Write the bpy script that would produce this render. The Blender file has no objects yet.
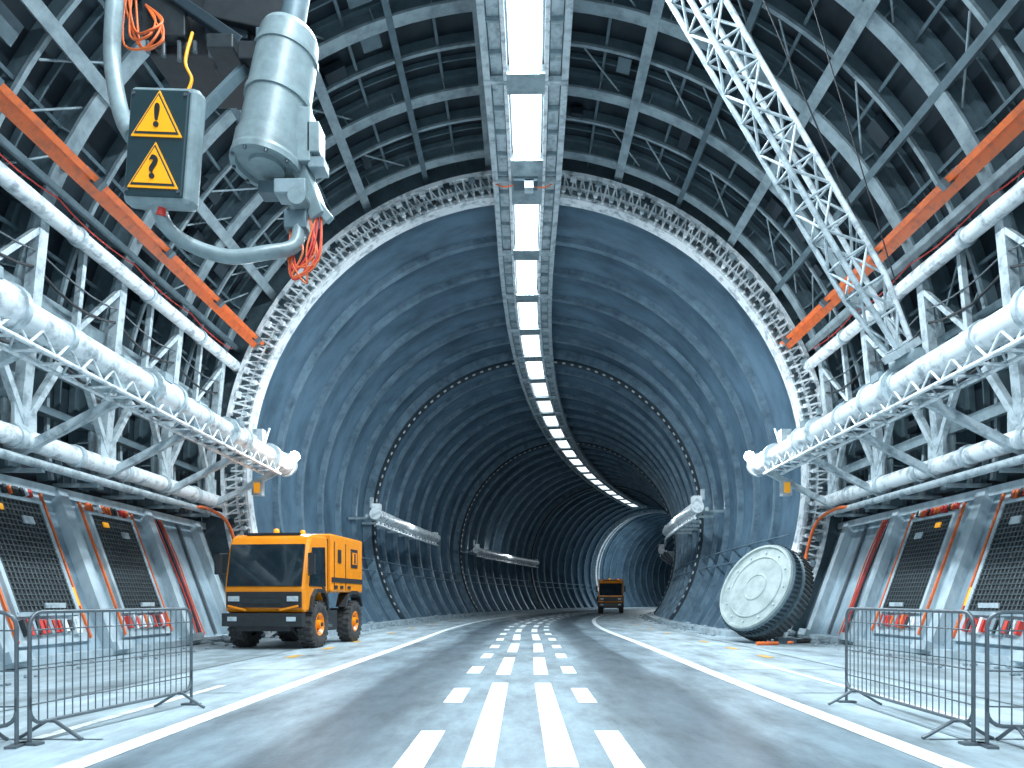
import bpy, math, random
from mathutils import Vector, Matrix
random.seed(7)
sc = bpy.context.scene
sc.view_settings.view_transform = 'Standard'
pi = math.pi
# ------------------------------------------------------------------ materials
def mat(name, col, rough=0.5, metal=0.0, dirt=0.35, scale=3.0, dcol=None, bump=0.1, stretch=(1,1,1), emis=None, est=0, thr=(0.4,0.7)):
    m = bpy.data.materials.new(name); m.use_nodes = True
    nt = m.node_tree; N = nt.nodes; L = nt.links
    b = N['Principled BSDF']
    b.inputs['Roughness'].default_value = rough
    b.inputs['Metallic'].default_value = metal
    if dcol is None: dcol = tuple(c*0.4 for c in col)
    tc = N.new('ShaderNodeTexCoord'); mp = N.new('ShaderNodeMapping')
    mp.inputs['Scale'].default_value = stretch
    L.new(tc.outputs['Object'], mp.inputs['Vector'])
    n = N.new('ShaderNodeTexNoise'); n.inputs['Scale'].default_value = scale; n.inputs['Detail'].default_value = 8
    n.inputs['Roughness'].default_value = 0.65
    L.new(mp.outputs['Vector'], n.inputs['Vector'])
    r = N.new('ShaderNodeMapRange'); r.inputs['From Min'].default_value = thr[0]; r.inputs['From Max'].default_value = thr[1]
    r.inputs['To Max'].default_value = dirt
    L.new(n.outputs['Fac'], r.inputs['Value'])
    mx = N.new('ShaderNodeMix'); mx.data_type = 'RGBA'
    mx.inputs[6].default_value = (*col, 1); mx.inputs[7].default_value = (*dcol, 1)
    L.new(r.outputs['Result'], mx.inputs[0]); L.new(mx.outputs[2], b.inputs['Base Color'])
    if bump > 0:
        bp = N.new('ShaderNodeBump'); bp.inputs['Strength'].default_value = bump; bp.inputs['Distance'].default_value = 0.05
        L.new(n.outputs['Fac'], bp.inputs['Height']); L.new(bp.outputs['Normal'], b.inputs['Normal'])
    if emis:
        b.inputs['Emission Color'].default_value = (*emis, 1); b.inputs['Emission Strength'].default_value = est
    return m

M = {}
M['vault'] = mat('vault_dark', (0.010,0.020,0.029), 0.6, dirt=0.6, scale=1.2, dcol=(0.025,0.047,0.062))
M['rib'] = mat('steel_rib', (0.33,0.42,0.455), 0.45, 0.1, dirt=0.7, scale=2.5, dcol=(0.085,0.125,0.15))
M['rib2'] = mat('steel_purlin', (0.12,0.18,0.21), 0.5, 0.1, dirt=0.6, scale=3)
M['white'] = mat('white_paint', (0.82,0.87,0.89), 0.38, dirt=0.85, scale=3.5, dcol=(0.24,0.30,0.335), thr=(0.49,0.65))
M['lt'] = mat('light_steel', (0.56,0.645,0.68), 0.40, 0.1, dirt=0.75, scale=4, dcol=(0.16,0.22,0.25), thr=(0.46,0.66))
M['orange'] = mat('orange_rust_paint', (0.84,0.17,0.04), 0.45, dirt=0.65, scale=4, dcol=(0.36,0.10,0.05), thr=(0.46,0.68))
M['yellow'] = mat('truck_orange', (1.0,0.31,0.01), 0.25, dirt=0.25, scale=3, dcol=(0.55,0.17,0.02), bump=0.02)
M['black'] = mat('black_plastic', (0.018,0.022,0.026), 0.45, dirt=0.3, scale=6, dcol=(0.06,0.065,0.07))
M['rubber'] = mat('tyre_rubber', (0.028,0.028,0.03), 0.8, dirt=0.6, scale=7, dcol=(0.12,0.115,0.11))
M['glass'] = mat('dark_glass', (0.012,0.022,0.03), 0.04, dirt=0.12, scale=2, dcol=(0.12,0.17,0.19), bump=0)
M['panel'] = mat('wall_panel', (0.50,0.595,0.64), 0.5, dirt=0.85, scale=1.6, dcol=(0.15,0.215,0.255), stretch=(1,1,0.5))
M['wall'] = mat('wall_concrete', (0.36,0.465,0.53), 0.55, dirt=0.9, scale=1.3, dcol=(0.09,0.15,0.19), stretch=(1,1,0.35))
M['mesh'] = mat('grille_black', (0.015,0.022,0.026), 0.5, dirt=0.3, scale=9, dcol=(0.06,0.075,0.085))
M['wire'] = mat('grille_wire', (0.11,0.135,0.145), 0.5, 0.3, dirt=0.3, scale=9)
M['lining'] = mat('tunnel_lining', (0.115,0.195,0.265), 0.40, 0.15, dirt=0.9, scale=0.8, dcol=(0.038,0.072,0.105), bump=0.15, stretch=(0.5,1.8,0.5), thr=(0.38,0.68))
M['ridge'] = mat('lining_ridge', (0.20,0.30,0.375), 0.4, 0.2, dirt=0.8, scale=2, dcol=(0.05,0.085,0.12))
M['dkring'] = mat('dark_flange', (0.025,0.045,0.06), 0.5, 0.2, dirt=0.4, scale=5)
M['bolt'] = mat('bolt_light', (0.8,0.87,0.9), 0.35, 0.2, dirt=0.2)
M['gal'] = mat('galvanised', (0.15,0.18,0.20), 0.4, 0.5, dirt=0.3, scale=9)
M['red'] = mat('red_paint', (0.70,0.05,0.035), 0.5, dirt=0.3)
M['signgrey'] = mat('sign_body', (0.27,0.35,0.37), 0.38, dirt=0.6, scale=4)
M['signface'] = mat('sign_face', (0.022,0.052,0.062), 0.4, dirt=0.3, scale=4)
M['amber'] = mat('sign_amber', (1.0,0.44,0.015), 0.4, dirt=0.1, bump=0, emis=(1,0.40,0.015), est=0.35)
M['yline'] = mat('yellow_road_paint', (0.9,0.5,0.08), 0.5, dirt=0.7, scale=8)
M['disc'] = mat('hatch_face', (0.42,0.485,0.475), 0.55, dirt=0.7, scale=2.5, dcol=(0.19,0.24,0.24))
M['line'] = mat('road_paint', (0.92,0.96,0.97), 0.5, dirt=0.85, scale=5, dcol=(0.30,0.375,0.42), bump=0.05, thr=(0.50,0.68))
M['rock'] = mat('rubble', (0.30,0.37,0.41), 0.8, dirt=0.6, scale=6)
M['beacon'] = mat('beacon', (1,0.4,0.02), 0.3, dirt=0, bump=0, emis=(1,0.4,0.02), est=0.6)
M['lamp'] = mat('lamp_diffuser', (0.9,0.95,1), 0.4, dirt=0, bump=0, emis=(0.88,0.95,1.0), est=4)
M['lamp2'] = mat('lamp_diffuser_dim', (0.9,0.95,1), 0.4, dirt=0, bump=0, emis=(0.86,0.94,1.0), est=1.5)
M['bulb'] = mat('bulb', (0.9,0.95,1), 0.4, dirt=0, bump=0, emis=(0.9,0.96,1.0), est=60)

def floor_mat():
    m = bpy.data.materials.new('road_surface'); m.use_nodes = True
    nt = m.node_tree; N = nt.nodes; L = nt.links; b = N['Principled BSDF']
    uv = N.new('ShaderNodeTexCoord'); sep = N.new('ShaderNodeSeparateXYZ'); L.new(uv.outputs['UV'], sep.inputs[0])
    mp = N.new('ShaderNodeMapping'); mp.inputs['Scale'].default_value = (2.2,0.16,1); L.new(uv.outputs['UV'], mp.inputs[0])
    n1 = N.new('ShaderNodeTexNoise'); n1.inputs['Scale'].default_value = 1.0; n1.inputs['Detail'].default_value = 6; L.new(mp.outputs[0], n1.inputs[0])
    n2 = N.new('ShaderNodeTexNoise'); n2.inputs['Scale'].default_value = 0.9; n2.inputs['Detail'].default_value = 9; n2.inputs['Roughness'].default_value=0.7
    mp2 = N.new('ShaderNodeMapping'); mp2.inputs['Scale'].default_value = (1.6,0.5,1); L.new(uv.outputs['UV'], mp2.inputs[0])
    L.new(mp2.outputs[0], n2.inputs[0])
    ab = N.new('ShaderNodeMath'); ab.operation = 'ABSOLUTE'; L.new(sep.outputs[0], ab.inputs[0])
    wob = N.new('ShaderNodeMath'); wob.operation = 'MULTIPLY_ADD'; wob.inputs[1].default_value = 0.9; L.new(n1.outputs['Fac'], wob.inputs[0])
    L.new(ab.outputs[0], wob.inputs[2])
    dv = N.new('ShaderNodeMath'); dv.operation='DIVIDE'; dv.inputs[1].default_value = 10; L.new(wob.outputs[0], dv.inputs[0])
    cr = N.new('ShaderNodeValToRGB'); L.new(dv.outputs[0], cr.inputs[0])
    e = cr.color_ramp.elements
    e[0].position = 0.0; e[0].color = (0.20,0.265,0.30,1)
    e[1].position = 1.0; e[1].color = (0.30,0.38,0.42,1)
    for p,c in ((0.13,(0.20,0.265,0.30,1)),(0.175,(0.08,0.112,0.135,1)),(0.24,(0.055,0.082,0.103,1)),(0.275,(0.18,0.24,0.275,1)),(0.34,(0.17,0.225,0.26,1)),(0.39,(0.36,0.445,0.485,1)),(0.55,(0.44,0.53,0.57,1))):
        x = e.new(p); x.color = c
    mr = N.new('ShaderNodeMapRange'); mr.inputs['From Min'].default_value=0.35; mr.inputs['From Max'].default_value=0.68
    mr.inputs['To Min'].default_value=1.4; mr.inputs['To Max'].default_value=0.4; L.new(n2.outputs['Fac'], mr.inputs[0])
    mul = N.new('ShaderNodeVectorMath'); mul.operation='SCALE'; L.new(cr.outputs[0], mul.inputs[0]); L.new(mr.outputs[0], mul.inputs['Scale'])
    L.new(mul.outputs[0], b.inputs['Base Color'])
    rr = N.new('ShaderNodeMapRange'); rr.inputs['To Min'].default_value=0.30; rr.inputs['To Max'].default_value=0.62; L.new(n2.outputs['Fac'], rr.inputs[0])
    L.new(rr.outputs[0], b.inputs['Roughness'])
    n3 = N.new('ShaderNodeTexNoise'); n3.inputs['Scale'].default_value = 30; n3.inputs['Detail'].default_value=4; L.new(uv.outputs['UV'], n3.inputs[0])
    bp = N.new('ShaderNodeBump'); bp.inputs['Strength'].default_value=0.12; bp.inputs['Distance'].default_value=0.02
    L.new(n3.outputs['Fac'], bp.inputs['Height']); L.new(bp.outputs[0], b.inputs['Normal'])
    return m
M['floor'] = floor_mat()

# ------------------------------------------------------------------ mesh builder
class MB:
    def __init__(s): s.v=[]; s.f=[]; s.m=[]; s.sm=[]; s.mats=[]
    def mi(s, k):
        if k not in s.mats: s.mats.append(k)
        return s.mats.index(k)
    def add(s, vs, fs, k, smooth=False):
        o=len(s.v); s.v += [tuple(v) for v in vs]; i=s.mi(k)
        for f in fs: s.f.append(tuple(o+a for a in f)); s.m.append(i); s.sm.append(smooth)
    def box(s, c, size, k, rot=None):
        c=Vector(c); h=[a/2 for a in size]
        vs=[Vector((x*h[0],y*h[1],z*h[2])) for x in (-1,1) for y in (-1,1) for z in (-1,1)]
        if rot is not None: vs=[rot@v for v in vs]
        s.add([c+v for v in vs],[(0,1,3,2),(4,6,7,5),(0,4,5,1),(2,3,7,6),(0,2,6,4),(1,5,7,3)],k)
    def beam(s, p0, p1, w, h, k, up=(0,0,1)):
        p0=Vector(p0);p1=Vector(p1);d=(p1-p0); 
        if d.length<1e-6: return
        dn=d.normalized(); u=Vector(up)
        if abs(dn.dot(u.normalized()))>0.98: u=Vector((1,0,0)) if abs(dn.x)<0.9 else Vector((0,1,0))
        x=dn.cross(u).normalized(); z=x.cross(dn)
        vs=[p+x*a*w/2+z*b*h/2 for p in (p0,p1) for a,b in ((-1,-1),(1,-1),(1,1),(-1,1))]
        s.add(vs,[(0,3,2,1),(4,5,6,7),(0,1,5,4),(1,2,6,5),(2,3,7,6),(3,0,4,7)],k)
    def path(s, pts, r, k, n=8, closed=False, cap=True):
        P=[Vector(p) for p in pts]; m=len(P); rings=[]
        prev=None
        for i in range(m):
            if closed: t=(P[(i+1)%m]-P[i-1])
            else: t=P[min(i+1,m-1)]-P[max(i-1,0)]
            t=t.normalized()
            if prev is None:
                a=Vector((0,0,1)) if abs(t.z)<0.9 else Vector((1,0,0))
                x=t.cross(a).normalized()
            else:
                x=(prev-t*prev.dot(t)).normalized()
            prev=x; y=t.cross(x)
            rr = r[i] if isinstance(r,(list,tuple)) else r
            rings.append([P[i]+(x*math.cos(2*pi*j/n)+y*math.sin(2*pi*j/n))*rr for j in range(n)])
        vs=[v for q in rings for v in q]; fs=[]
        for i in range(m if closed else m-1):
            a=i*n; b=((i+1)%m)*n
            for j in range(n): fs.append((a+j,a+(j+1)%n,b+(j+1)%n,b+j))
        s.add(vs,fs,k,True)
        if cap and not closed:
            s.add(rings[0],[tuple(range(n))[::-1]],k); s.add(rings[-1],[tuple(range(n))],k)
    def tube(s,p0,p1,r,k,n=8): s.path([p0,p1],r,k,n)
    def curve(s, pts, r, k, n=8, sub=8):
        P=[Vector(p) for p in pts]; out=[]
        for i in range(len(P)-1):
            a=P[max(i-1,0)];b=P[i];c=P[i+1];d=P[min(i+2,len(P)-1)]
            for j in range(sub):
                t=j/sub
                out.append(0.5*((2*b)+(c-a)*t+(2*a-5*b+4*c-d)*t*t+(3*b-a-3*c+d)*t**3))
        out.append(P[-1]); s.path(out,r,k,n)
    def revolve(s, prof, o, ax, k, n=32, smooth=True, flat=False):
        o=Vector(o); t=Vector(ax).normalized(); a=Vector((0,0,1)) if abs(t.z)<0.9 else Vector((1,0,0))
        x=t.cross(a).normalized(); y=t.cross(x)
        rg=[[o+t*h+(x*math.cos(2*pi*j/n)+y*math.sin(2*pi*j/n))*r for j in range(n)] for (h,r) in prof]
        for i in range(len(prof)-1):   # separate bands keep profile edges crisp
            s.add(rg[i]+rg[i+1],[(j,(j+1)%n,n+(j+1)%n,n+j) for j in range(n)],k,smooth)
    def prism(s, poly, x0, x1, k):  # poly in (y,z), extruded along x
        n=len(poly); vs=[(x0,p[0],p[1]) for p in poly]+[(x1,p[0],p[1]) for p in poly]
        fs=[tuple(range(n)),tuple(range(n,2*n))[::-1]]+[(i,i+n,(i+1)%n+n,(i+1)%n) for i in range(n)]
        s.add(vs,fs,k)
    def rock(s,c,sz,k):
        g=(1+5**.5)/2; V=[(-1,g,0),(1,g,0),(-1,-g,0),(1,-g,0),(0,-1,g),(0,1,g),(0,-1,-g),(0,1,-g),(g,0,-1),(g,0,1),(-g,0,-1),(-g,0,1)]
        F=[(0,11,5),(0,5,1),(0,1,7),(0,7,10),(0,10,11),(1,5,9),(5,11,4),(11,10,2),(10,7,6),(7,1,8),(3,9,4),(3,4,2),(3,2,6),(3,6,8),(3,8,9),(4,9,5),(2,4,11),(6,2,10),(8,6,7),(9,8,1)]
        sx,sy,sz_=[sz*random.uniform(0.3,0.6) for _ in range(3)]
        s.add([(c[0]+v[0]*sx*random.uniform(.8,1.2),c[1]+v[1]*sy*random.uniform(.8,1.2),c[2]+v[2]*sz_*0.6*random.uniform(.8,1.2)) for v in V],F,k)
    def obj(s, name, parent=None, bevel=0, recalc=True):
        me=bpy.data.meshes.new(name); me.from_pydata(s.v,[],s.f); me.update()
        for k in s.mats: me.materials.append(M[k])
        for p,i,q in zip(me.polygons,s.m,s.sm): p.material_index=i; p.use_smooth=q
        if recalc:
            import bmesh
            bm=bmesh.new(); bm.from_mesh(me); bmesh.ops.recalc_face_normals(bm,faces=bm.faces); bm.to_mesh(me); bm.free()
        o=bpy.data.objects.new(name,me); sc.collection.objects.link(o)
        if parent: o.parent=parent
        if bevel:
            b=o.modifiers.new('bev','BEVEL'); b.width=bevel; b.segments=2; b.limit_method='ANGLE'; b.angle_limit=0.6
        return o
def empty(name, loc=(0,0,0)):
    e=bpy.data.objects.new(name,None); e.location=loc; sc.collection.objects.link(e); return e

# ------------------------------------------------------------------ layout
PY=22.5; CZ=5.15; RI=8.84; RO=9.61; RH=10.4; Y0=-4.0; YE=135
def AX(y):
    k=min(1,max(0,(y-9)/13)); k=k*k*(3-2*k)
    return 0.15*k+(0.0032*(y-24)**2 if y>24 else 0.0)
def TN(y):
    s=0.0064*(y-24) if y>24 else 0.0
    return Vector((s,1,0)).normalized()
def LAT(y):
    t=TN(y); return Vector((t.y,-t.x,0))
def P(u,y,z): # lateral u, station y, height z
    q=Vector((AX(y),y,0))+LAT(y)*u; q.z=z; return q
def R(th,r,y): return P(r*math.cos(th),y,CZ+r*math.sin(th))

# floor
mb=MB(); ys=[Y0]+[0,4,8,12,16,20,22.5]+[22.5+i*2 for i in range(1,57)]
us=[-1,-0.7,-0.5,-0.3,-0.15,0,0.15,0.3,0.5,0.7,1]
vs=[];uvs=[]
for y in ys:
    hw=10 if y<=22.5 else 8.2
    for u in us: vs.append(P(u*hw,y,0)); uvs.append((u*hw,y))
n=len(us); fs=[(i*n+j,i*n+j+1,(i+1)*n+j+1,(i+1)*n+j) for i in range(len(ys)-1) for j in range(n-1)]
mb.add(vs,fs,'floor'); fl=mb.obj('floor')
uvl=fl.data.uv_layers.new(name='UVMap')
for lp in fl.data.loops: uvl.data[lp.index].uv=uvs[lp.vertex_index]

# road markings
mb=MB()
def ribbon(u0,u1,y0,y1,z=0.006,k='line'):
    st=max(1,int((y1-y0)/1.5)); 
    vs=[];
    for i in range(st+1):
        y=y0+(y1-y0)*i/st; vs += [P(u0,y,z),P(u1,y,z)]
    mb.add(vs,[(2*i,2*i+1,2*i+3,2*i+2) for i in range(st)],k)
ribbon(-3.34,-3.12,0,125); ribbon(3.00,3.22,0,125)
ribbon(-4.25,-4.13,6.0,9.8); ribbon(4.4,4.52,7,14)
for (a,b) in [(2.0,4.4),(5.0,10.1),(11.2,14.6),(16.0,19.2),(20.8,24.4)]+[(26+i*4.6,29+i*4.6) for i in range(18)]:
    ribbon(-0.43,-0.20,a,b); ribbon(0.18,0.41,a,b)
for (a,b) in [(2,3.6),(4.6,6.4),(8.15,9.5),(11.4,12.6),(14.4,15.6),(17.4,18.6)]+[(20.6+i*3.4,21.9+i*3.4) for i in range(16)]:
    ribbon(-0.92,-0.70,a,b); ribbon(0.66,0.88,a,b)
ribbon(-0.06,0.10,4.6,4.95)
for y in (14.5,17,19.8,25,29,34,40): ribbon(-5.0,-4.8,y,y+0.7,k='yline'); ribbon(5.0,5.2,y,y+0.7,k='yline')
for y in [3.0*i for i in range(1,14)]:
    ribbon(-8.4 if y<22 else -6.4,-3.6,y,y+0.03,k='gal'); ribbon(3.5,8.4 if y<22 else 6.4,y,y+0.03,k='gal')
for u in (-5.6,5.6): ribbon(u,u+0.035,0,60,k='gal')
mb.obj('road_markings')

# hall lower walls
for sgn,nm in ((-1,'wall_left'),(1,'wall_right')):
    mb=MB()
    pr=[(8.95,-0.1),(10.3,3.7),(10.6,3.7),(10.9,3.7),(10.9,-0.1)]
    vs=[(sgn*p[0],y,p[1]) for y in (Y0,PY) for p in pr]; n=5
    mb.add(vs,[(0,1,6,5),(1,2,7,6),(2,3,8,7),(3,4,9,8),(4,0,5,9),(0,1,2,3,4),(5,6,7,8,9)],'wall')
    mb.obj(nm)
# vault
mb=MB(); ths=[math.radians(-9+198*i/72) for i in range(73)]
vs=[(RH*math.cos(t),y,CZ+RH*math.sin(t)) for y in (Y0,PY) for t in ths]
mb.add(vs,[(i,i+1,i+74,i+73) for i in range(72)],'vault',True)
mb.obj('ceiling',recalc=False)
# end wall annulus
mb=MB(); ths=[math.radians(-33+246*i/90) for i in range(91)]
vs=[(r*math.cos(t)+0.1,PY+0.02,max(-0.05,CZ+r*math.sin(t))) for r in (RI+0.3,RH+0.4) for t in ths]
mb.add(vs,[(i,i+1,i+92,i+91) for i in range(90)],'rib2')
mb.obj('wall_portal')

# steel arch ribs
mb=MB()
def arc_sec(mb,y,r0,r1,w,k,a0=-8,a1=188,n=64):
    vs=[]
    for i in range(n+1):
        t=math.radians(a0+(a1-a0)*i/n)
        for (r,dy) in ((r0,-w/2),(r0,w/2),(r1,w/2),(r1,-w/2)): vs.append((r*math.cos(t),y+dy,CZ+r*math.sin(t)))
    fs=[]
    for i in range(n):
        a=4*i;b=a+4
        for j in range(4): fs.append((a+j,a+(j+1)%4,b+(j+1)%4,b+j))
    mb.add(vs,fs,k,False)
stations=[21.6-2.7*i for i in range(9)]
for y in stations:
    arc_sec(mb,y,9.88,9.94,0.34,'rib'); arc_sec(mb,y,9.94,10.38,0.08,'rib2')
    arc_sec(mb,y,10.24,10.38,0.4,'rib2')
    for a in range(-4,186,8):
        t=math.radians(a+2); c=Vector((10.14*math.cos(t),y,CZ+10.14*math.sin(t)))
        mb.box(c,(0.46,0.30,0.03),'rib',Matrix.Rotation(-t,3,'Y'))
    arc_sec(mb,y-1.35,10.05,10.12,0.09,'rib'); arc_sec(mb,y-1.35,10.12,10.38,0.04,'rib2')
    arc_sec(mb,y-0.68,10.25,10.38,0.04,'rib2')
mb.obj('steel_arch_ribs')
mb=MB()
for i,a in enumerate(range(0,181,6)):
    if 86<a<94: continue
    t=math.radians(a); heavy=i%2==0
    r=10.0 if heavy else 10.2; w=0.16 if heavy else 0.07; h=0.26 if heavy else 0.1
    mb.beam((r*math.cos(t),Y0,CZ+r*math.sin(t)),(r*math.cos(t),PY,CZ+r*math.sin(t)),w,h,'rib' if i%4==0 else 'rib2',up=(math.cos(t),0,math.sin(t)))
    if heavy and i%4==0: mb.beam((9.85*math.cos(t),Y0,CZ+9.85*math.sin(t)),(9.85*math.cos(t),PY,CZ+9.85*math.sin(t)),0.26,0.04,'rib',up=(math.cos(t),0,math.sin(t)))
for y in stations[:8]:
    for a in range(3,180,6):
        t=math.radians(a)
        if random.random()<0.35 and abs(a-90)>8:
            yy=y-random.uniform(0.5,2.2)
            c=Vector((10.2*math.cos(t),yy,CZ+10.2*math.sin(t)))
            mb.box(c,(0.2,random.uniform(.3,.9),random.uniform(.2,.6)),random.choice(['rib2','vault','vault']),Matrix.Rotation(-t,3,'Y'))
        if random.random()<0.4 and abs(a-90)>10:   # diagonal rods
            t2=math.radians(a+6); mb.tube((10.05*math.cos(t),y-0.1,CZ+10.05*math.sin(t)),(10.05*math.cos(t2),y-1.3,CZ+10.05*math.sin(t2)),0.025,'rib',5)
mb.obj('roof_purlins')

# tunnel lining
mb=MB(); per=2.384; sub=10
ny=int((YE-PY)/per*sub); nth=72; a0,a1=-38,218
vs=[]
for i in range(ny+1):
    y=PY+i*per/sub; ph=(i%sub)/sub
    r=RI+0.06+0.55*math.sin(pi*ph)**0.85
    for j in range(nth+1): vs.append(R(math.radians(a0+(a1-a0)*j/nth),r,y))
n=nth+1
mb.add(vs,[(i*n+j,i*n+j+1,(i+1)*n+j+1,(i+1)*n+j) for i in range(ny) for j in range(nth)],'lining',True)
def ring(mb,y,r0,r1,w,k,a0=-37,a1=217,n=90):
    vs=[]
    for i in range(n+1):
        t=math.radians(a0+(a1-a0)*i/n)
        for (r,dy) in ((r0,-w/2),(r0,w/2),(r1,w/2),(r1,-w/2)):
            q=R(t,r,y)+TN(y)*dy; q.z=max(q.z,-0.05); vs.append(q)
    fs=[]
    for i in range(n):
        for j in range(4): fs.append((4*i+j,4*i+(j+1)%4,4*i+4+(j+1)%4,4*i+4+j))
    mb.add(vs,fs,k)
i=0
while PY+i*per<YE-1:
    y=PY+i*per
    if i>0: ring(mb,y,RI-0.04,RI+0.35,0.26,'ridge')
    i+=1
for y in (PY+6*per,PY+14*per,PY+23*per):
    ring(mb,y,RI-0.28,RI+0.3,0.50,'dkring'); ring(mb,y-0.32,RI-0.16,RI+0.3,0.10,'ridge'); ring(mb,y+0.32,RI-0.2,RI+0.3,0.10,'ridge')
    for j in range(84):
        t=math.radians(-32+244*j/83); 
        if y<60:
            c=R(t,RI-0.29,y-0.12); mb.box(c,(0.03,0.2,0.16),'bolt',Matrix.Rotation(-t,3,'Y'))
tl=mb.obj('tunnel_lining',recalc=False)
mb=MB(); vs=[P(0,YE,CZ)]+[R(2*pi*j/40,RI+1,YE) for j in range(40)]
mb.add(vs,[(0,1+j,1+(j+1)%40) for j in range(40)],'lining'); mb.obj('wall_tunnel_end')  # added cap, out of view, closes the bore against the world background
mb=MB(); ring(mb,100,RI-0.35,RI+0.2,0.6,'white'); ring(mb,101.5,RI-0.15,RI+0.2,0.3,'white')
mb.obj('lining_collar')
mb=MB()
for t in (-12,192,-16,196):
    mb.path([R(math.radians(t),RI-0.08,y) for y in [22.8+2*k for k in range(40)]],0.035,'ridge',6)
mb.obj('wall_conduits')

# portal ring lattice
mb=MB()
def wring(y,r0,r1,w,k): ring(mb,y,r0,r1,w,k,a0=-32.4,a1=212.4,n=120)
wring(PY-0.1,RI,RI+0.2,0.3,'white')
wring(PY-0.05,RI+0.1,RO,0.06,'rib')
wring(PY-0.30,RI+0.0,RI+0.09,0.14,'white'); wring(PY-0.36,RO-0.08,RO+0.04,0.2,'white')
wring(PY-0.30,RI+0.34,RI+0.40,0.1,'white')
for j in range(150):
    a=-32+244*j/149; t=math.radians(a); t2=math.radians(a+0.8); 
    if CZ+RI*math.sin(t)<0.05: continue
    mb.beam(R(t,RI+0.06,PY-0.38),R(t,RO-0.04,PY-0.38),0.06,0.07,'white',up=(0,1,0))
    mb.beam(R(t,RI+0.1,PY-0.34),R(t2+0.014,RO-0.06,PY-0.34),0.035,0.04,'white',up=(0,1,0))
    if j%3==0: mb.box(R(t,RI+0.58,PY-0.44),(0.14,0.12,0.2),random.choice(['white','rib','dkring']),Matrix.Rotation(-t,3,'Y'))
    if j%2==0: mb.box(R(t,RI+0.2,PY-0.46),(0.1,0.1,0.12),random.choice(['white','lt','black']),Matrix.Rotation(-t,3,'Y'))
mb.obj('portal_ring_truss')

# ceiling light strip
root=empty('ceiling_light_strip'); mb=MB(); ml=MB(); ZS=13.5; SE=94
def seg(u,z,w,h,k,y0,y1,m):
    st=max(1,int((y1-y0)/2)); 
    for i in range(st):
        a=y0+(y1-y0)*i/st; b=y0+(y1-y0)*(i+1)/st
        m.beam(P(u,a,z),P(u,b,z),w,h,k)
seg(-0.92,ZS+0.12,0.16,0.34,'lt',Y0+0.2,SE,mb); seg(0.92,ZS+0.12,0.16,0.34,'lt',Y0+0.2,SE,mb)
seg(-0.48,ZS+0.03,0.10,0.2,'white',Y0+0.2,SE,mb); seg(0.48,ZS+0.03,0.10,0.2,'white',Y0+0.2,SE,mb)
seg(0,ZS+0.22,1.8,0.05,'rib2',Y0+0.2,SE,mb)
for s_ in(-1,1): seg(s_*0.69,ZS+0.14,0.26,0.05,'lt',Y0+0.2,SE,mb)
panels=[(-2.9,-0.1),(0.3,3.2),(3.6,6.5),(6.9,9.8),(10.1,12.9),(13.3,16.2),(16.9,19.4)]+[(21.6+3.55*i,24.4+3.55*i) for i in range(20)]
for k,(a,b) in enumerate(panels):
    seg(0,ZS+0.02,0.74,0.1,'lamp' if k<12 else 'lamp2',a,b,ml)
    nb=(panels[k+1][0] if k+1<len(panels) else b+0.6)
    mb.beam(P(0,b+0.02,ZS),P(0,nb-0.02,ZS),0.9,0.22,'rib')
    mb.beam(P(-1.0,(b+nb)/2,ZS-0.02),P(1.0,(b+nb)/2,ZS-0.02),0.12,0.14,'lt')
    if b<20:
        for u in (-0.9,0.9): mb.tube(P(u,b+0.2,ZS+0.2),P(u,b+0.2,CZ+math.sqrt(RH**2-u*u)-0.05),0.04,'rib')
for y in [Y0+0.9*i for i in range(1,60)]:
    for s_ in (-1,1): mb.beam(P(s_*0.55,y,ZS+0.06),P(s_*0.84,y,ZS+0.06),0.05,0.1,'rib')
mb.box((0.1,20.4,ZS-0.05),(0.7,0.5,0.35),'rib2'); mb.box((0.2,20.3,ZS-0.3),(0.25,0.3,0.25),'lt')
mb.curve([(-0.9,20.6,ZS),(-0.5,20.5,ZS-0.2),(0,20.4,ZS-0.15),(0.6,20.5,ZS-0.22),(0.98,20.6,ZS)],0.02,'orange')
mb.obj('housing',root); ml.obj('diffusers',root)
LC=(0.79,0.92,1.0)
def area(nm,loc,sx,sy,e,col=LC,rot=(0,0,0),parent=None):
    l=bpy.data.lights.new(nm,'AREA'); l.shape='RECTANGLE'; l.size=sx; l.size_y=sy; l.energy=e; l.color=col
    o=bpy.data.objects.new(nm,l); o.location=loc; o.rotation_euler=rot; sc.collection.objects.link(o)
    if parent: o.parent=parent
    return o
for k,(a,b) in enumerate(panels):
    y=(a+b)/2
    if k<7: e=740
    elif k<9: e=640
    elif k<11: e=230
    elif k<13: e=65
    elif k<17: e=14
    else: continue
    t=TN(y)
    area('panel_lamp_%d'%k,P(0,y,ZS-0.045),0.7,b-a-0.1,e,rot=(0,0,-math.atan2(t.x,t.y)),parent=root)
area('panel_lamp_far',P(0,104,ZS-0.3),0.8,6,2400,rot=(0,0,-0.5),parent=root)  # added light with no panel behind it, brightens the walls past the collar

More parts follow.
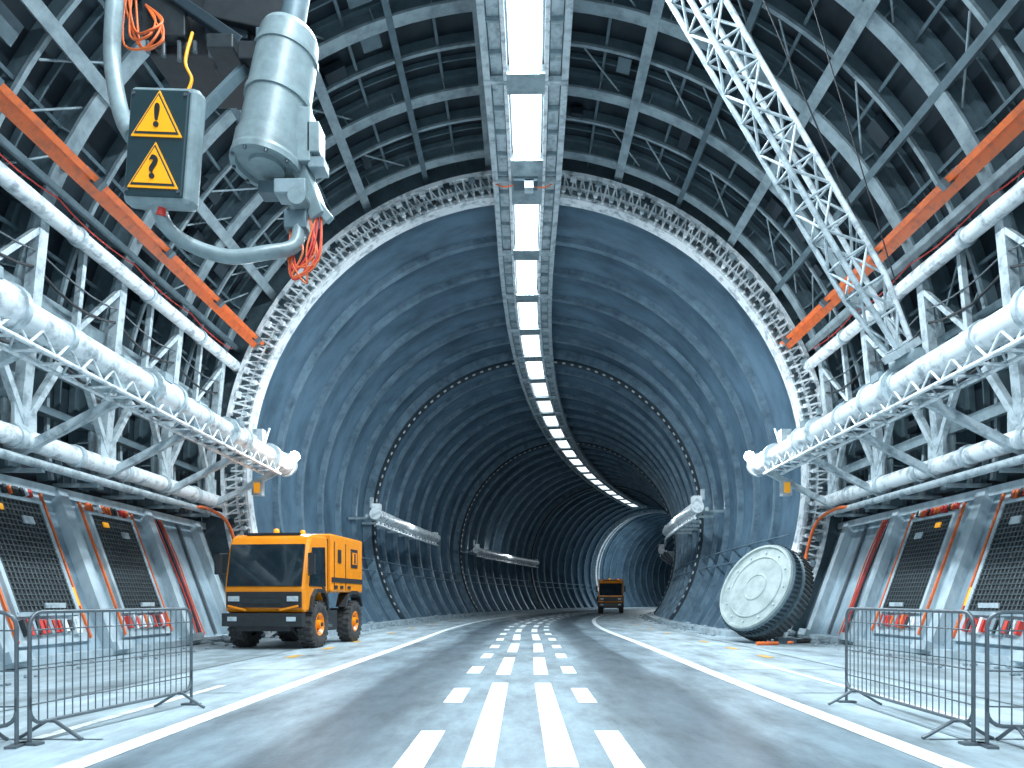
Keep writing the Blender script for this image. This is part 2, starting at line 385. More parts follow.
# side services: pipes, rails, trusses
def side(sgn):
    X=lambda x: sgn*x
    m=MB()
    m.beam((X(8.25),-1,9.35),(X(8.25),22.1,9.35),0.12,0.26,'orange',up=(sgn*0.5,0,0.5))
    m.beam((X(8.36),-1,9.24),(X(8.36),22.1,9.24),0.3,0.06,'orange',up=(sgn*0.5,0,0.5))
    for y in stations[:8]:
        m.beam((X(8.5),y,9.4),(X(8.98),y,9.62),0.14,0.14,'rib2'); m.box((X(8.42),y,9.42),(0.2,0.2,0.2),'rib2')
        m.box((X(8.22),y,9.3),(0.2,0.12,0.36),'rib2',Matrix.Rotation(sgn*0.78,3,'Y'))
    for y in [k*0.9 for k in range(24)]: m.tube((X(8.18),y,9.3),(X(8.15),y,9.28),0.03,'gal',6)
    m.obj('orange_guide_rail')
    m=MB(); m.tube((X(9.05),-1,8.6),(X(9.05),22.2,8.6),0.17,'white',14)
    for y in [i*2.7+0.7 for i in range(9)]: m.tube((X(9.05),y,8.6),(X(9.05),y+0.12,8.6),0.205,'lt',14)
    for y in stations[:8]: m.beam((X(9.05),y,8.6),(X(9.33),y,8.75),0.1,0.16,'rib')
    m.obj('upper_service_pipe')
    m=MB(); m.tube((X(9.55),-1,4.28),(X(9.55),22.2,4.28),0.2,'white',14); m.tube((X(9.45),-1,3.86),(X(9.45),22.2,3.86),0.09,'lt',10)
    m.tube((X(9.95),-1,4.0),(X(9.95),22.2,4.0),0.09,'orange',8)
    for y in [i*1.8+0.5 for i in range(12)]:
        m.tube((X(9.55),y,4.28),(X(9.55),y+0.14,4.28),0.24,'lt',14)
        m.beam((X(9.3),y+0.5,3.72),(X(10.35),y+0.5,3.72),0.1,0.08,'rib'); m.beam((X(9.85),y+0.5,3.7),(X(9.85),y+0.5,4.5),0.06,0.08,'rib')
    m.curve([(X(9.5),19.8,3.8),(X(9.3),20.6,3.9),(X(9.0),21.3,3.6),(X(8.9),21.8,2.8),(X(8.75),22,1.6)],0.05,'orange')
    m.obj('lower_service_pipes')
    # sagging cables along the bracing
    m=MB()
    for (cx,cz,sg_,kk,r) in ((9.35,7.6,0.25,'black',0.03),(9.3,7.9,0.15,'gal',0.02),(9.2,6.1,0.35,'black',0.035),(8.95,8.95,0.12,'red',0.015)):
        pts=[]
        for i in range(len(stations[:8])-1):
            a=stations[i];b=stations[i+1]
            for q in range(5): f=q/5; pts.append((X(cx),a+(b-a)*f,cz-sg_*4*f*(1-f)*random.uniform(.85,1.1)))
        m.path(pts,r,kk,6)
    m.obj('wall_cables')
    # fat pipe with hanging lattice tray
    m=MB(); x0=7.28; z0=5.35
    m.tube((X(x0),-1,z0),(X(x0),21.5,z0),0.24,'white',20)
    m.tube((X(x0+0.46),-1,z0+0.05),(X(x0+0.46),20.8,z0+0.05),0.06,'lt',8)
    ch=[(x0-0.16,z0-0.44),(x0+0.34,z0-0.44)]
    for cx,cz in ch: m.tube((X(cx),-1,cz),(X(cx),20.6,cz),0.04,'white',6)
    y=-1.0; i=0
    while y<20.4:
        m.tube((X(ch[0][0]),y,ch[0][1]),(X(ch[1][0]),y,ch[1][1]),0.024,'white',6)
        m.tube((X(ch[0][0]),y,ch[0][1]),(X(ch[1][0]),y+0.6,ch[1][1]),0.018,'lt',6)
        m.tube((X(x0-0.16),y,z0-0.15),(X(ch[0][0]),y+0.3,ch[0][1]),0.022,'white',6)
        m.tube((X(ch[0][0]),y+0.3,ch[0][1]),(X(x0-0.16),y+0.6,z0-0.15),0.022,'white',6)
        if i%4==0:
            m.tube((X(x0),y,z0),(X(x0),y+0.09,z0),0.275,'lt',20)
        if i%5==2: m.box((X(x0+0.05),y+0.2,z0-0.36),(0.4,0.35,0.14),random.choice(['white','rib','dkring']))
        if i%5==3: m.box((X(x0+0.1),y+0.2,z0+0.28),(0.22,0.4,0.12),random.choice(['lt','rib']))
        y+=0.6; i+=1
    for yy in (9.0,13.6,17.2):
        m.tube((X(x0),yy,z0),(X(x0),yy+0.9,z0),0.31,'white',20)
        m.tube((X(x0),yy-0.05,z0),(X(x0),yy+0.05,z0),0.35,'lt',20); m.tube((X(x0),yy+0.85,z0),(X(x0),yy+0.95,z0),0.35,'lt',20)
        m.box((X(x0-0.2),yy+0.3,z0+0.26),(0.16,0.3,0.16),'rib')
    m.tube((X(x0),20.2,z0),(X(x0),21.5,z0),0.30,'white',20); m.tube((X(x0),21.45,z0),(X(x0),21.6,z0),0.36,'lt',20); m.tube((X(x0),20.1,z0),(X(x0),20.22,z0),0.36,'lt',20)
    m.box((X(x0+0.55),21.1,z0+0.25),(0.45,0.6,0.45),'white'); m.box((X(x0+0.6),21.0,z0+0.75),(0.3,0.3,0.4),'lt')
    m.box((X(x0+0.75),21.3,z0-0.75),(0.3,0.25,0.46),'lt'); m.box((X(x0+0.74),21.16,z0-0.75),(0.17,0.03,0.3),'amber')
    m.tube((X(x0+0.5),21.0,z0+0.4),(X(x0+0.3),21.0,z0+1.0),0.035,'lt')
    m.box((X(x0-0.36),21.2,z0+0.16),(0.14,0.22,0.14),'rib')
    bc=Vector((X(x0-0.46),21.0,z0+0.16))
    m.revolve([(-0.15,0.001),(-0.12,0.09),(-0.06,0.14),(0,0.155),(0.06,0.14),(0.12,0.09),(0.15,0.001)],bc,(0,1,0),'bulb',16)
    for y in stations[:8]:
        m.beam((X(x0+0.1),y,z0-0.1),(X(9.9),y,3.95),0.13,0.16,'lt'); m.beam((X(x0+0.15),y,z0+0.1),(X(9.92),y,6.2),0.1,0.12,'lt')
    m.obj('walkway_pipe_truss')
    l=bpy.data.lights.new('end_lamp','POINT'); l.energy=340; l.color=(0.85,0.94,1); l.shadow_soft_size=0.08
    o=bpy.data.objects.new('pipe_end_lamp',l); o.location=(X(x0-0.66),20.8,z0+0.2); sc.collection.objects.link(o)
    # bracing frames
    m=MB()
    for i,y in enumerate(stations[:8]):
        a=(X(9.72),y,4.3); b=(X(9.28),y,8.6)
        m.beam(a,b,0.24,0.2,'lt',up=(1,0,0))
        ym=y-1.35
        m.beam((X(9.62),y,4.6),(X(9.5),ym,6.7),0.13,0.13,'lt',up=(1,0,0)); m.beam((X(9.62),y-2.7,4.6),(X(9.5),ym,6.7),0.13,0.13,'lt',up=(1,0,0))
        m.beam((X(9.5),ym,6.7),(X(9.3),ym,8.6),0.12,0.12,'lt',up=(1,0,0)); m.box((X(9.48),ym,6.7),(0.06,0.6,0.55),'lt')
        m.beam((X(9.25),y,8.4),(X(9.5),ym,6.9),0.1,0.1,'lt',up=(1,0,0))
        m.box((X(9.6),y,4.7),(0.07,0.6,0.5),'lt')
        m.beam((X(9.6),ym,6.7),(X(9.9),ym,6.7),0.1,0.1,'lt')
    m.beam((X(9.66),-1,5.9),(X(9.66),22.2,5.9),0.1,0.14,'rib')
    m.beam((X(9.82),-1,7.3),(X(9.82),22.2,7.3),0.1,0.1,'rib')
    m.obj('steel_bracing_frame')
    # lower wall buttresses
    d=Vector((1.35,0,3.8)).normalized(); nx=Vector((-d.z,0,d.x))
    def W(h,y,o=0.0):
        q=Vector((8.99,0,0))+d*h+nx*o; return Vector((X(q.x),y,q.z))
    tilt=Matrix.Rotation(sgn*math.atan2(1.35,3.8),3,'Y')
    m=MB()
    for y in (21.6,18.75,15.25,12.1,9.0,6.0,3.0):
        m.beam(W(0.02,y,0.12),W(3.75,y,0.12),0.3,0.24,'panel',up=(sgn*-1,0,0.3)); m.beam(W(0.0,y+0.28,0.06),W(3.75,y+0.28,0.06),0.1,0.12,'white',up=(sgn*-1,0,0.3))
        m.box(W(0.1,y,0.16),(0.5,0.55,0.2),'panel',tilt)
    m.beam(W(0.05,-1,0.12),W(0.05,22.3,0.12),0.3,0.14,'panel')
    m.beam(W(3.72,-1,0.1),W(3.72,22.3,0.1),0.16,0.2,'panel')
    for y in (19.6,20.6): m.beam(W(0.2,y,0.05),W(3.6,y,0.05),0.1,0.06,'gal',up=(sgn*-1,0,0.3))
    for i in range(4): m.curve([W(3.6,19.2+i*0.12,0.1),W(2.4,19.25+i*0.14,0.14),W(1.2,19.4+i*0.1,0.12),W(0.2,19.3+i*0.15,0.12)],0.02,random.choice(['red','black','orange','black']),5)
    m.obj('wall_buttresses')
    for (a,b) in [(15.9,18.1),(12.5,14.7),(9.4,11.6),(6.4,8.6)]:
        m=MB(); yc=(a+b)/2
        m.box(W(2.0,yc,0.04),(0.08,b-a,3.3),'panel',tilt)
        m.box(W(2.15,yc,0.10),(0.06,1.66,2.35),'mesh',tilt)
        for i in range(15): m.beam(W(0.98,yc-0.8+i*0.114,0.15),W(3.32,yc-0.8+i*0.114,0.15),0.016,0.02,'wire',up=(0,1,0))
        for i in range(22): m.beam(W(1.0+i*0.11,yc-0.82,0.16),W(1.0+i*0.11,yc+0.82,0.16),0.014,0.02,'wire')
        for yy in (yc-0.88,yc+0.88): m.beam(W(0.9,yy,0.12),W(3.4,yy,0.12),0.08,0.1,'panel',up=(0,1,0))
        for h in (0.95,3.36): m.beam(W(h,yc-0.9,0.12),W(h,yc+0.9,0.12),0.1,0.08,'panel')
        for yy in (a+0.04,b-0.04): m.beam(W(0.4,yy,0.09),W(3.6,yy,0.09),0.08,0.05,'orange',up=(0,1,0))
        m.beam(W(1.1,yc-0.1,0.17),W(1.1,yc+0.5,0.17),0.03,0.1,'lt'); m.box(W(2.9,yc+0.3,0.17),(0.03,0.3,0.16),'lt',tilt); m.box(W(3.1,yc-0.4,0.17),(0.03,0.2,0.12),'amber',tilt)
        y=yc-0.8
        while y<yc+0.8:
            w=random.uniform(0.06,0.14); m.box(W(0.68,y,0.13),(0.1,w*0.8,random.uniform(.22,.36)),random.choice(['red','orange','white','mesh','rib','red']),tilt)
            if random.random()<0.85: m.box(W(3.55,y,0.11),(0.08,w*0.8,random.uniform(.14,.26)),random.choice(['red','orange','white','mesh','red']),tilt)
            y+=w+0.02
        if a>12 and a<15: m.box(W(1.3,b-0.16,0.12),(0.06,0.16,0.4),'amber',tilt)
        m.obj('wall_grille_panel')
side(-1); side(1)

# tunnel side walkways
def trail(u,y0,y1):
    m=MB(); z0=5.35; ys=[y0+(y1-y0)*i/10 for i in range(11)]; s=1 if u>0 else -1
    m.path([P(u,y,z0) for y in ys],0.28,'white',12); m.path([P(u-s*0.1,y,z0-0.5) for y in ys],0.06,'white',6); m.path([P(u+s*0.4,y,z0-0.1) for y in ys],0.1,'lt',6)
    y=y0
    while y<y1-0.7:
        m.tube(P(u,y,z0-0.1),P(u-s*0.1,y+0.35,z0-0.5),0.04,'white',5); m.tube(P(u-s*0.1,y+0.35,z0-0.5),P(u,y+0.7,z0-0.1),0.04,'white',5); y+=0.7
    y=y0+0.9
    while y<y1: m.beam(P(u,y,z0-0.1),P(s*9.1,y,z0-0.1),0.1,0.12,'rib'); y+=2.2
    m.box(P(u,y0+0.3,z0+0.25),(0.4,0.5,0.5),'white'); m.box(P(u+s*0.3,y0+0.5,z0+0.6),(0.15,0.2,0.5),'lt'); m.box(P(u,y1-0.3,z0+0.2),(0.3,0.5,0.3),'white')
    m.obj('tunnel_wall_pipe')
    l=bpy.data.lights.new('pipe_lamp','POINT'); l.energy=70; l.color=(0.85,0.94,1); l.shadow_soft_size=0.1  # bare point light beside the pipe, no bulb modelled
    o=bpy.data.objects.new('tunnel_pipe_lamp',l); o.location=P(u-s*0.6,(y0+y1)/2-0.2,z0+0.4); sc.collection.objects.link(o)
trail(-7.5,33.2,46); trail(7.5,31.5,43.5); trail(-7.5,56.5,76); trail(7.5,60,75)

m=MB()
for s in (-1,1):
    for y0 in [22.8+1.5*i for i in range(50)]:
        m.beam(P(s*6.75,y0,0.09),P(s*6.75,y0+1.42,0.09),0.5,0.18,'panel')
m.obj('kerb_stones')
m=MB()
for i in range(260):
    y=random.uniform(19,60); s=random.choice((-1,1)); 
    u=s*(random.uniform(6.0,7.0) if y>22.6 else random.uniform(8.0,8.8)); z=random.uniform(0.05,0.2); 
    m.rock(P(u,y,0.03 if abs(u)<6.5 else z),random.uniform(0.04,0.12) if abs(u)<6.5 else random.uniform(0.06,0.2),'rock')
for i in range(70):
    y=random.uniform(9,19); s=random.choice((-1,1)); m.rock((s*random.uniform(7.2,8.7),y,0.02),random.uniform(0.03,0.08),'rock')
m.obj('rubble')

# crane boom
m=MB(); A=Vector((7.05,13.1,5.95)); B=Vector((1.95,12.45,13.85)); d=(B-A).normalized(); sx=d.cross(Vector((0,1,0))).normalized(); sy=d.cross(sx).normalized()
Lb=(B-A).length; w=0.27
def C(i,j,t):
    q=w*min(1,0.55+t*3.4); return A+d*(t*Lb)+sx*i*q+sy*j*q
for i in(-1,1):
    for j in(-1,1): m.path([C(i,j,k/15) for k in range(16)],0.05,'white' if i<0 else 'lt',8)
nb=15
for k in range(nb):
    t0=k/nb; t1=(k+1)/nb; s=1 if k%2 else -1
    for j in(-1,1):
        m.tube(C(-s,j,t0),C(s,j,t1),0.026,'lt',6); m.tube(C(-1,j,t0),C(1,j,t0),0.024,'lt',6)
        m.tube(C(j,-s,t0),C(j,s,t1),0.026,'lt',6); m.tube(C(j,-1,t0),C(j,1,t0),0.024,'lt',6)
RM=Matrix(((sx.x,sy.x,d.x),(sx.y,sy.y,d.y),(sx.z,sy.z,d.z)))
m.box(A-d*0.1,(0.5,0.5,0.14),'lt',RM)
for q in (-1,1): m.beam(A-d*0.15+sy*0.2*q,Vector((7.28,13.1,5.55))+sy*0.2*q,0.2,0.06,'lt')
m.tube(A-sy*0.4-d*0.3,A+sy*0.4-d*0.3,0.12,'rib',12)
m.tube((6.5,12.9,7.4),(3.1,12.2,14.3),0.014,'black',5); m.tube((6.9,12.9,7.0),(4.4,12.2,13.8),0.012,'black',5)
m.obj('lattice_crane_boom')

# hanging machinery top-left
root=empty('hoist_unit',(-3.2,8,7.5)); off=Vector((-3.2,8,7.5))
def shift(mb_,o): mb_.v=[tuple(Vector(v)-o) for v in mb_.v]
m=MB()
m.box((-3.6,8.6,8.1),(1.5,0.9,1.1),'black'); m.box((-3.2,8.45,7.6),(0.75,0.7,0.5),'black'); m.box((-4.1,8.3,7.9),(0.5,0.6,0.5),'mesh')
for i in range(5): m.box((-4.2+i*0.3,8.12,8.0),(0.08,0.1,0.9),'mesh')
m.box((-3.4,8.08,7.75),(0.5,0.08,0.2),'dkring'); m.box((-2.95,8.05,7.5),(0.12,0.3,0.35),'rib2')
m.beam((-3.6,8.1,8.1),(-2.7,8.1,7.9),0.3,0.5,'black'); m.beam((-4.3,8.0,8.3),(-3.2,8.0,7.55),0.12,0.12,'dkring')
m.box((-3.0,8.0,7.3),(0.3,0.5,0.2),'black'); m.box((-3.35,7.95,7.4),(0.3,0.4,0.16),'mesh')
m.box((-3.6,8.6,10.6),(0.35,0.35,4.1),'dkring'); m.box((-4.0,8.6,10.6),(0.12,0.12,4.1),'rib'); m.box((-3.7,8.6,12.7),(1.3,0.6,0.2),'rib')
m.beam((-3.4,8.6,8.5),(-2.7,8.2,8.6),0.3,0.25,'dkring')
for i in range(8): m.tube((-4.3+i*0.18,8.05,7.62),(-4.3+i*0.18,8.05,7.5-0.05*(i%3)),0.03,'gal',6)
shift(m,off); m.obj('frame',root,bevel=0.02)
m=MB(); top=Vector((-2.64,8.0,7.68)); bot=Vector((-2.86,7.85,6.02)); ax=(bot-top).normalized(); Lc=(bot-top).length
m.revolve([(0,0.001),(0,0.24),(0.04,0.30),(0.10,0.325),(0.3,0.335),(0.3,0.355),(0.35,0.355),(0.35,0.34),(0.85,0.35),(0.85,0.37),(0.91,0.37),(0.91,0.35),(Lc-0.3,0.36),(Lc-0.29,0.385),(Lc-0.1,0.39),(Lc-0.06,0.40),(Lc,0.40),(Lc,0.34),(Lc-0.05,0.33),(Lc-0.05,0.2),(Lc-0.01,0.19),(Lc-0.01,0.001)],top,ax,'signgrey',44)
for k in range(10):
    a=2*pi*k/10; x=ax.cross(Vector((0,1,0))).normalized(); y=ax.cross(x); c=bot+(x*math.cos(a)+y*math.sin(a))*0.37; m.tube(c,c+ax*0.03,0.02,'gal',6)
m.tube(top,top-ax*0.6,0.14,'rib2',12)
shift(m,off); m.obj('motor_drum',root)
m=MB()
m.box((-2.44,7.9,6.35),(0.2,0.35,0.6),'signgrey'); m.box((-2.31,7.85,6.32),(0.14,0.25,0.34),'signgrey'); m.box((-2.28,7.85,6.05),(0.18,0.22,0.12),'rib')
m.beam((-2.5,7.9,6.1),(-2.25,7.8,5.45),0.14,0.18,'signgrey'); m.box((-2.55,7.8,5.75),(0.35,0.25,0.16),'rib'); m.beam((-2.35,7.8,5.7),(-2.12,7.75,5.4),0.06,0.1,'signgrey')
m.tube((-2.45,7.6,5.6),(-2.45,8.0,5.6),0.10,'signgrey',14); m.box((-2.5,7.8,5.4),(0.25,0.2,0.2),'rib2')
m.box((-2.7,8.05,5.9),(0.6,0.2,0.14),'rib2'); m.box((-2.75,8.1,6.5),(0.3,0.3,0.9),'rib2')
shift(m,off); m.obj('bracket_arm',root,bevel=0.012)
m=MB()
m.curve([(-4.36,7.6,9.0),(-4.36,7.5,7.7),(-4.39,7.5,7.0),(-4.24,7.4,6.35),(-4.0,7.2,5.95)],0.085,'signgrey',12)
m.curve([(-3.72,7.1,5.3),(-3.66,7.2,5.05),(-3.45,7.3,4.9),(-3.1,7.4,4.83),(-2.75,7.5,4.92),(-2.5,7.7,5.1),(-2.48,7.8,5.45)],0.075,'signgrey',12)
shift(m,off); m.obj('hoses',root)
m=MB()
for k in range(8):
    r=lambda s: random.uniform(-s,s)
    m.curve([(-2.52+r(.08),7.8,5.4),(-2.5+r(.1),7.7,5.05+r(.1)),(-2.45+r(.12),7.7,4.75+r(.12)),(-2.3+r(.1),7.7,5.0+r(.1)),(-2.3+r(.08),7.8,5.5)],0.012,random.choice(['red','red','black','orange']),5)
for k in range(5):
    m.curve([(-4.5+r(.1),8,8.2),(-4.4+r(.1),7.9,7.55+r(.1)),(-4.1+r(.1),7.8,7.5+r(.1)),(-4.05+r(.1),7.9,7.75),(-4.3,8,8.0)],0.014,'orange',5)
m.curve([(-3.72,7.9,7.6),(-3.75,7.8,7.2),(-3.68,7.8,7.0),(-3.76,7.8,6.8)],0.018,'amber',6)
shift(m,off); m.obj('cables',root)

# sign
sg=empty('warning_sign',(-3.62,7.0,5.75)); sg.rotation_euler=(math.radians(2),math.radians(6),math.radians(-6)); sg.scale=(1.0,0.95,0.96)
m=MB(); m.box((0,0.09,0),(0.74,0.2,1.2),'signgrey'); m.obj('body',sg,bevel=0.06)
m=MB(); m.box((-0.015,-0.02,0),(0.62,0.04,1.08),'signface'); m.obj('face',sg,bevel=0.018)
m=MB()
def tri(cx,cz,s,y,k,th=0.012):
    pts=[(cx-s/2,cz-s*0.4),(cx+s/2,cz-s*0.4),(cx,cz+s*0.46)]
    vs=[(p[0],y,p[1]) for p in pts]+[(p[0],y+th,p[1]) for p in pts]
    m.add(vs,[(0,1,2),(5,4,3),(0,3,4,1),(1,4,5,2),(2,5,3,0)],k)
for cz in (0.27,-0.25):
    tri(-0.01,cz,0.54,-0.056,'amber'); tri(-0.01,cz-0.002,0.48,-0.062,'signface'); tri(-0.01,cz-0.004,0.42,-0.068,'amber')
for x in(-0.29,0.26):
    for z in(-0.49,0.49): m.tube((x,-0.04,z),(x,-0.055,z),0.018,'gal',8)
m.obj('triangles',sg)
for ch,cz in (('!',0.27),('?',-0.25)):
    c=bpy.data.curves.new('glyph','FONT'); c.body=ch; c.size=0.32; c.align_x='CENTER'; c.align_y='CENTER'; c.extrude=0.004; c.offset=0.009
    c.materials.append(M['black']); o=bpy.data.objects.new('glyph_'+('exclamation' if ch=='!' else 'question'),c); sc.collection.objects.link(o)
    o.parent=sg; o.location=(-0.01,-0.076,cz-0.025); o.rotation_euler=(pi/2,0,0)
m=MB(); m.box((0.05,0.28,0.45),(0.2,0.3,0.12),'rib2'); m.beam((0.05,0.4,0.45),(0.3,1.3,1.9),0.1,0.1,'rib2'); m.tube((0.0,0.1,-0.6),(0.0,0.1,-0.68),0.05,'red',10); m.obj('mount',sg)

# ------------------------------------------------------------------ truck
def truck(name, loc, yaw, sc_=1.0):
    rt=empty(name,loc); rt.rotation_euler=(0,0,yaw); rt.scale=(sc_,)*3
    hw=0.96
    m=MB()  # cab
    m.prism([(-2.0,0.85),(-2.04,1.40),(-1.97,1.75),(-1.82,2.40),(-1.70,2.60),(-1.5,2.67),(-0.72,2.70),(-0.62,2.58),(-0.62,0.85),(-0.75,0.85),(-0.85,1.15),(-1.05,1.28),(-1.45,1.28),(-1.66,1.15),(-1.75,0.85)],-hw,hw,'yellow')
    m.obj('cab',rt,bevel=0.08)
    m=MB()
    rk=Matrix.Rotation(-math.atan2(0.22,1.02),3,'X')
    m.box((0,-1.93,1.93),(1.78,0.07,1.0),'glass',rk)
    m.prism([(-1.80,1.45),(-1.62,2.36),(-0.85,2.42),(-0.80,1.45)],hw-0.01,hw+0.015,'glass'); m.prism([(-1.80,1.45),(-1.62,2.36),(-0.85,2.42),(-0.80,1.45)],-hw-0.015,-hw+0.01,'glass')
    m.obj('windows',rt,bevel=0.025)
    m=MB()
    m.box((0,-2.05,1.14),(1.78,0.06,0.36),'black'); m.box((0,-2.06,0.68),(1.9,0.22,0.30),'black'); m.box((0,-2.0,0.5),(1.3,0.2,0.16),'black')
    m.box((0,-2.09,1.10),(0.9,0.04,0.12),'mesh')
    for s in(-1,1):
        m.box((s*0.7,-2.09,1.16),(0.26,0.05,0.12),'lt'); m.box((s*0.7,-2.17,0.70),(0.22,0.03,0.1),'lt')
        m.beam((s*0.97,-1.85,2.2),(s*1.12,-1.98,2.2),0.03,0.03,'black'); m.beam((s*0.97,-1.85,1.7),(s*1.12,-1.98,1.75),0.03,0.03,'black'); m.box((s*1.12,-2.0,1.95),(0.16,0.08,0.46),'black')
        m.beam((s*0.84,-2.1,1.0),(s*0.4,-2.1,0.9),0.03,0.05,'yellow')
        m.tube((s*0.05,-2.01,1.48),(s*0.55,-1.97,1.85),0.012,'black',5)
        m.prism([(-0.80,0.85),(-0.88,1.17),(-1.06,1.31),(-1.44,1.31),(-1.63,1.17),(-1.72,0.85),(-1.8,0.85),(-1.7,1.22),(-1.48,1.4),(-1.02,1.4),(-0.8,1.22),(-0.7,0.85)],s*hw-0.04,s*hw+0.08,'black')
        m.prism([(0.6,0.95),(0.75,1.2),(1.0,1.3),(1.4,1.3),(1.65,1.2),(1.8,0.95),(1.88,0.95),(1.72,1.28),(1.42,1.38),(0.98,1.38),(0.7,1.28),(0.52,0.95)],s*hw-0.25,s*hw+0.04,'black')
        m.box((s*0.7,-0.3,0.62),(0.4,0.9,0.5),'black'); m.box((s*0.9,-0.62,0.5),(0.2,0.35,0.06),'gal'); m.box((s*0.985,-0.95,1.42),(0.02,0.16,0.04),'black')
    m.box((0,-0.1,0.78),(0.8,3.6,0.26),'black'); m.box((0,1.75,0.75),(1.7,0.12,0.2),'black')
    m.box((0,-0.55,1.8),(1.8,0.16,1.7),'black')
    m.tube((-0.95,-1.25,0.52),(0.95,-1.25,0.52),0.09,'black'); m.tube((-0.95,1.2,0.52),(0.95,1.2,0.52),0.09,'black')
    m.obj('chassis_trim',rt,bevel=0.012)
    m=MB(); m.box((0,0.70,2.06),(1.98,2.30,1.46),'yellow'); m.obj('body_box',rt,bevel=0.05)
    m=MB()
    for s in(-1,1):
        m.box((s*0.995,1.15,2.25),(0.02,0.5,0.5),'black'); m.box((s*1.005,1.15,2.25),(0.02,0.36,0.32),'yellow'); m.box((s*1.01,1.15,2.25),(0.02,0.1,0.26),'black')
        m.box((s*0.995,0.05,2.25),(0.02,0.22,0.34),'black'); m.box((s*0.995,0.68,1.64),(0.02,2.26,0.12),'black')
        for y in(-0.3,0.5): m.box((s*0.993,y,2.0),(0.02,0.02,1.2),'black')
        for y in(-0.2,0.2,0.75): m.box((s*0.995,y,1.46),(0.03,0.2,0.08),'black')
    m.obj('body_trim',rt)
    m=MB(); m.revolve([(0,0.07),(0.08,0.07),(0.12,0.05),(0.13,0.001)],(-0.1,-1.2,2.72),(0,0,1),'beacon',14); m.revolve([(0,0.06),(0.08,0.06),(0.11,0.04),(0.12,0.001)],(0.6,-1.3,2.68),(0,0,1),'beacon',14)
    m.box((-0.1,-1.2,2.70),(0.26,0.26,0.05),'black'); m.box((0,-1.55,2.68),(1.3,0.08,0.06),'black'); m.obj('beacons',rt)
    for i,(s,y) in enumerate(((-1,-1.25),(1,-1.25),(-1,1.2),(1,1.2))):
        w=MB(); rr=0.54
        w.revolve([(-0.17,0.28),(-0.19,0.42),(-0.17,rr-0.03),(-0.13,rr),(0.13,rr),(0.17,rr-0.03),(0.19,0.42),(0.17,0.28)],(0,0,0),(1,0,0),'rubber',36)
        for k in range(24):
            a=2*pi*k/24
            for q in(-1,1):
                c=Vector((q*0.09,math.cos(a+q*0.06)*rr,math.sin(a+q*0.06)*rr)); w.box(c,(0.16,0.06,0.05),'rubber',Matrix.Rotation(a-pi/2,3,'X'))
        w.revolve([(s*0.10,0.30),(s*0.16,0.29),(s*0.17,0.25),(s*0.08,0.20),(s*0.08,0.12),(s*0.2,0.10),(s*0.21,0.001)],(0,0,0),(1,0,0),'yellow',24)
        w.revolve([(s*0.205,0.05),(s*0.235,0.045),(s*0.235,0.001)],(0,0,0),(1,0,0),'black',12)
        for k in range(8):
            a=2*pi*k/8; w.tube((s*0.08,0.16*math.cos(a),0.16*math.sin(a)),(s*0.11,0.16*math.cos(a),0.16*math.sin(a)),0.018,'gal',6)
        w.revolve([(-s*0.1,0.29),(-s*0.1,0.001)],(0,0,0),(1,0,0),'black',20)
        o=w.obj('wheel_%d'%i,rt); o.location=(s*0.84,y,0.555)
    return rt
truck('utility_truck',(-6.02,19.1,0.0),math.radians(-6),1.06)
truck('utility_truck.001',tuple(P(2.6,66,0)),math.radians(-8),1.12)

# ------------------------------------------------------------------ round hatch leaning
m=MB(); nrm=Vector((-0.82,-0.38,0.40)).normalized(); rd=1.33; KT=1.25
cen=Vector((7.08,19.9,0))
pf=lambda L_: [(h*KT,r) for h,r in L_]
m.revolve(pf([(-0.12,rd-0.12),(-0.1,rd-0.02),(0.05,rd+0.02),(0.20,rd+0.02),(0.22,rd-0.06),(0.28,rd-0.06),(0.32,rd+0.0),(0.48,rd+0.0),(0.52,rd-0.04)]),(0,0,0),nrm,'rib2',64)
m.revolve(pf([(0.52,rd-0.04),(0.57,rd-0.06),(0.57,rd-0.12),(0.52,rd-0.15),(0.52,0.95),(0.545,0.93),(0.545,0.90),(0.52,0.88),(0.52,0.42),(0.54,0.40),(0.54,0.36),(0.525,0.34),(0.525,0.001)]),(0,0,0),nrm,'disc',64)
m.revolve(pf([(-0.12,rd-0.12),(-0.12,0.001)]),(0,0,0),nrm,'dkring',48)
a_=nrm.cross(Vector((0,0,1))).normalized(); b_=nrm.cross(a_)
for k in range(60):
    a=2*pi*k/60; dirv=a_*math.cos(a)+b_*math.sin(a); tv=nrm.cross(dirv)
    m.beam(nrm*-0.08+dirv*(rd+0.02),nrm*0.25+dirv*(rd+0.03)+tv*0.06,0.06,0.06,'rubber',up=dirv)
    m.beam(nrm*0.40+dirv*(rd+0.01)+tv*0.05,nrm*0.60+dirv*(rd+0.01),0.06,0.05,'dkring',up=dirv)
for k in range(12):
    a=2*pi*k/12; c=nrm*0.65+(a_*math.cos(a)+b_*math.sin(a))*1.05; m.tube(c,c+nrm*0.03,0.035,'lt',8)
zmin=min(v[2] for v in m.v); cen.z=-zmin+0.01
o=m.obj('round_hatch_cover'); o.location=cen
m=MB(); m.box((0,0,0.07),(0.5,0.35,0.14),'rib2'); m.tube((-1.1,-0.9,0.05),(-0.5,-0.8,0.05),0.05,'orange'); m.tube((0.3,0.0,0.06),(0.7,0.1,0.06),0.06,'rubber'); m.rock((-0.2,-0.9,0.08),0.15,'orange')
o=m.obj('scrap_blocks'); o.location=(7.3,19.4,0)

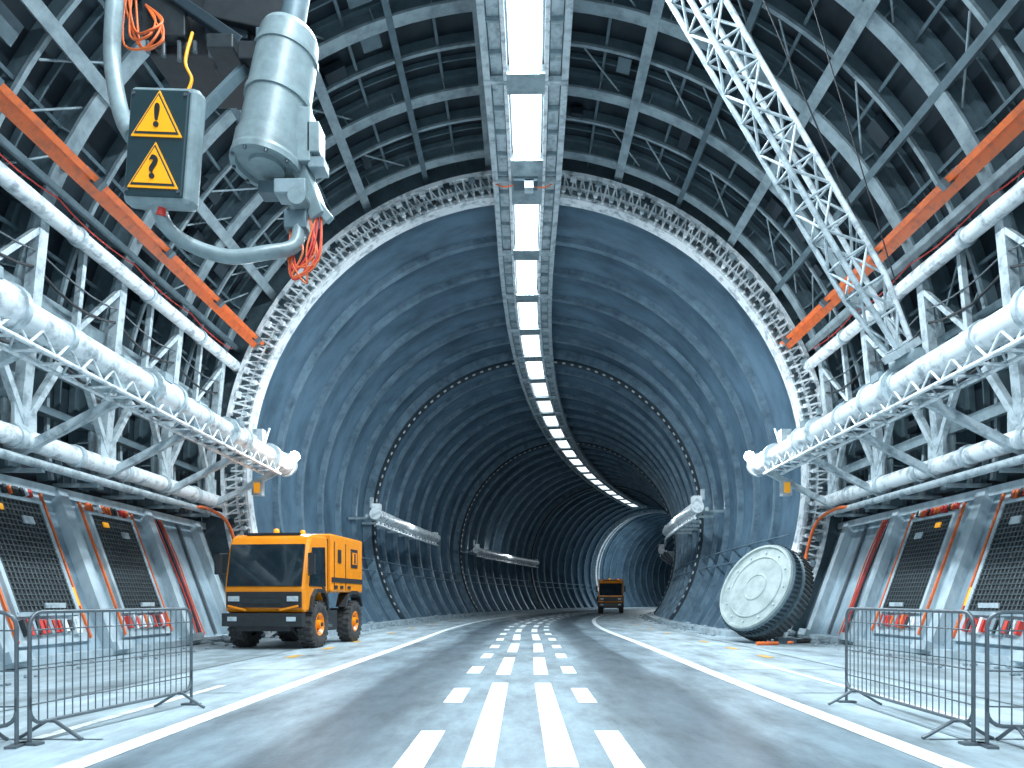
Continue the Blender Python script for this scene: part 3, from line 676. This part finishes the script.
# ------------------------------------------------------------------ barriers
def barrier(name,p0,p1):
    p0=Vector((p0[0],p0[1],0)); p1=Vector((p1[0],p1[1],0)); c=(p0+p1)/2; L_=(p1-p0).length; m=MB(); h=L_/2
    zb,zt=0.17,1.10; rc=0.12; pts=[]
    for (cx,cz,a0) in ((h-rc,zt-rc,0),(-h+rc,zt-rc,90),(-h+rc,zb+rc,180),(h-rc,zb+rc,270)):
        for k in range(5):
            a=math.radians(a0+22.5*k); pts.append((cx+rc*math.cos(a),0,cz+rc*math.sin(a)))
    m.path(pts,0.017,'gal',8,closed=True)
    nb=24
    for i in range(1,nb): 
        x=-h+L_*i/nb; m.tube((x,0,zb),(x,0,zt),0.006,'gal',6)
    for z in (0.95,0.62,0.33): m.tube((-h,0,z),(h,0,z),0.007,'gal',6)
    for x in(-h+0.22,h-0.22):
        m.path([(x,-0.30,0.012),(x,-0.26,0.03),(x,-0.04,0.16),(x,0.04,0.16),(x,0.26,0.03),(x,0.30,0.012)],0.016,'gal',6)
    for x in(-h,h):
        m.tube((x,0,0.01),(x,0,0.4),0.017,'gal',8); m.box((x,0,0.012),(0.09,0.2,0.02),'gal')
    o=m.obj(name); o.location=c; d=p1-p0; o.rotation_euler=(0,0,math.atan2(d.y,d.x))
barrier('crowd_barrier',(-4.08,5.8),(-3.78,8.0)); barrier('crowd_barrier.001',(-6.3,5.35),(-4.13,5.72))
barrier('crowd_barrier.002',(3.74,5.8),(3.80,8.2)); barrier('crowd_barrier.003',(3.80,5.72),(6.0,5.4))

# ------------------------------------------------------------------ world / camera
w=bpy.data.worlds.new('world'); sc.world=w; w.use_nodes=True
w.node_tree.nodes['Background'].inputs[0].default_value=(0.68,0.86,1.0,1); w.node_tree.nodes['Background'].inputs[1].default_value=1.05
cd=bpy.data.cameras.new('cam'); cam=bpy.data.objects.new('camera',cd); sc.collection.objects.link(cam); sc.camera=cam
cam.location=(0,0,1.2); cam.rotation_euler=(pi/2,0,0); cd.sensor_width=36; cd.lens=700/1024*36
cd.shift_x=-10/1024; cd.shift_y=216/1024; cd.clip_end=400; cd.clip_start=0.05
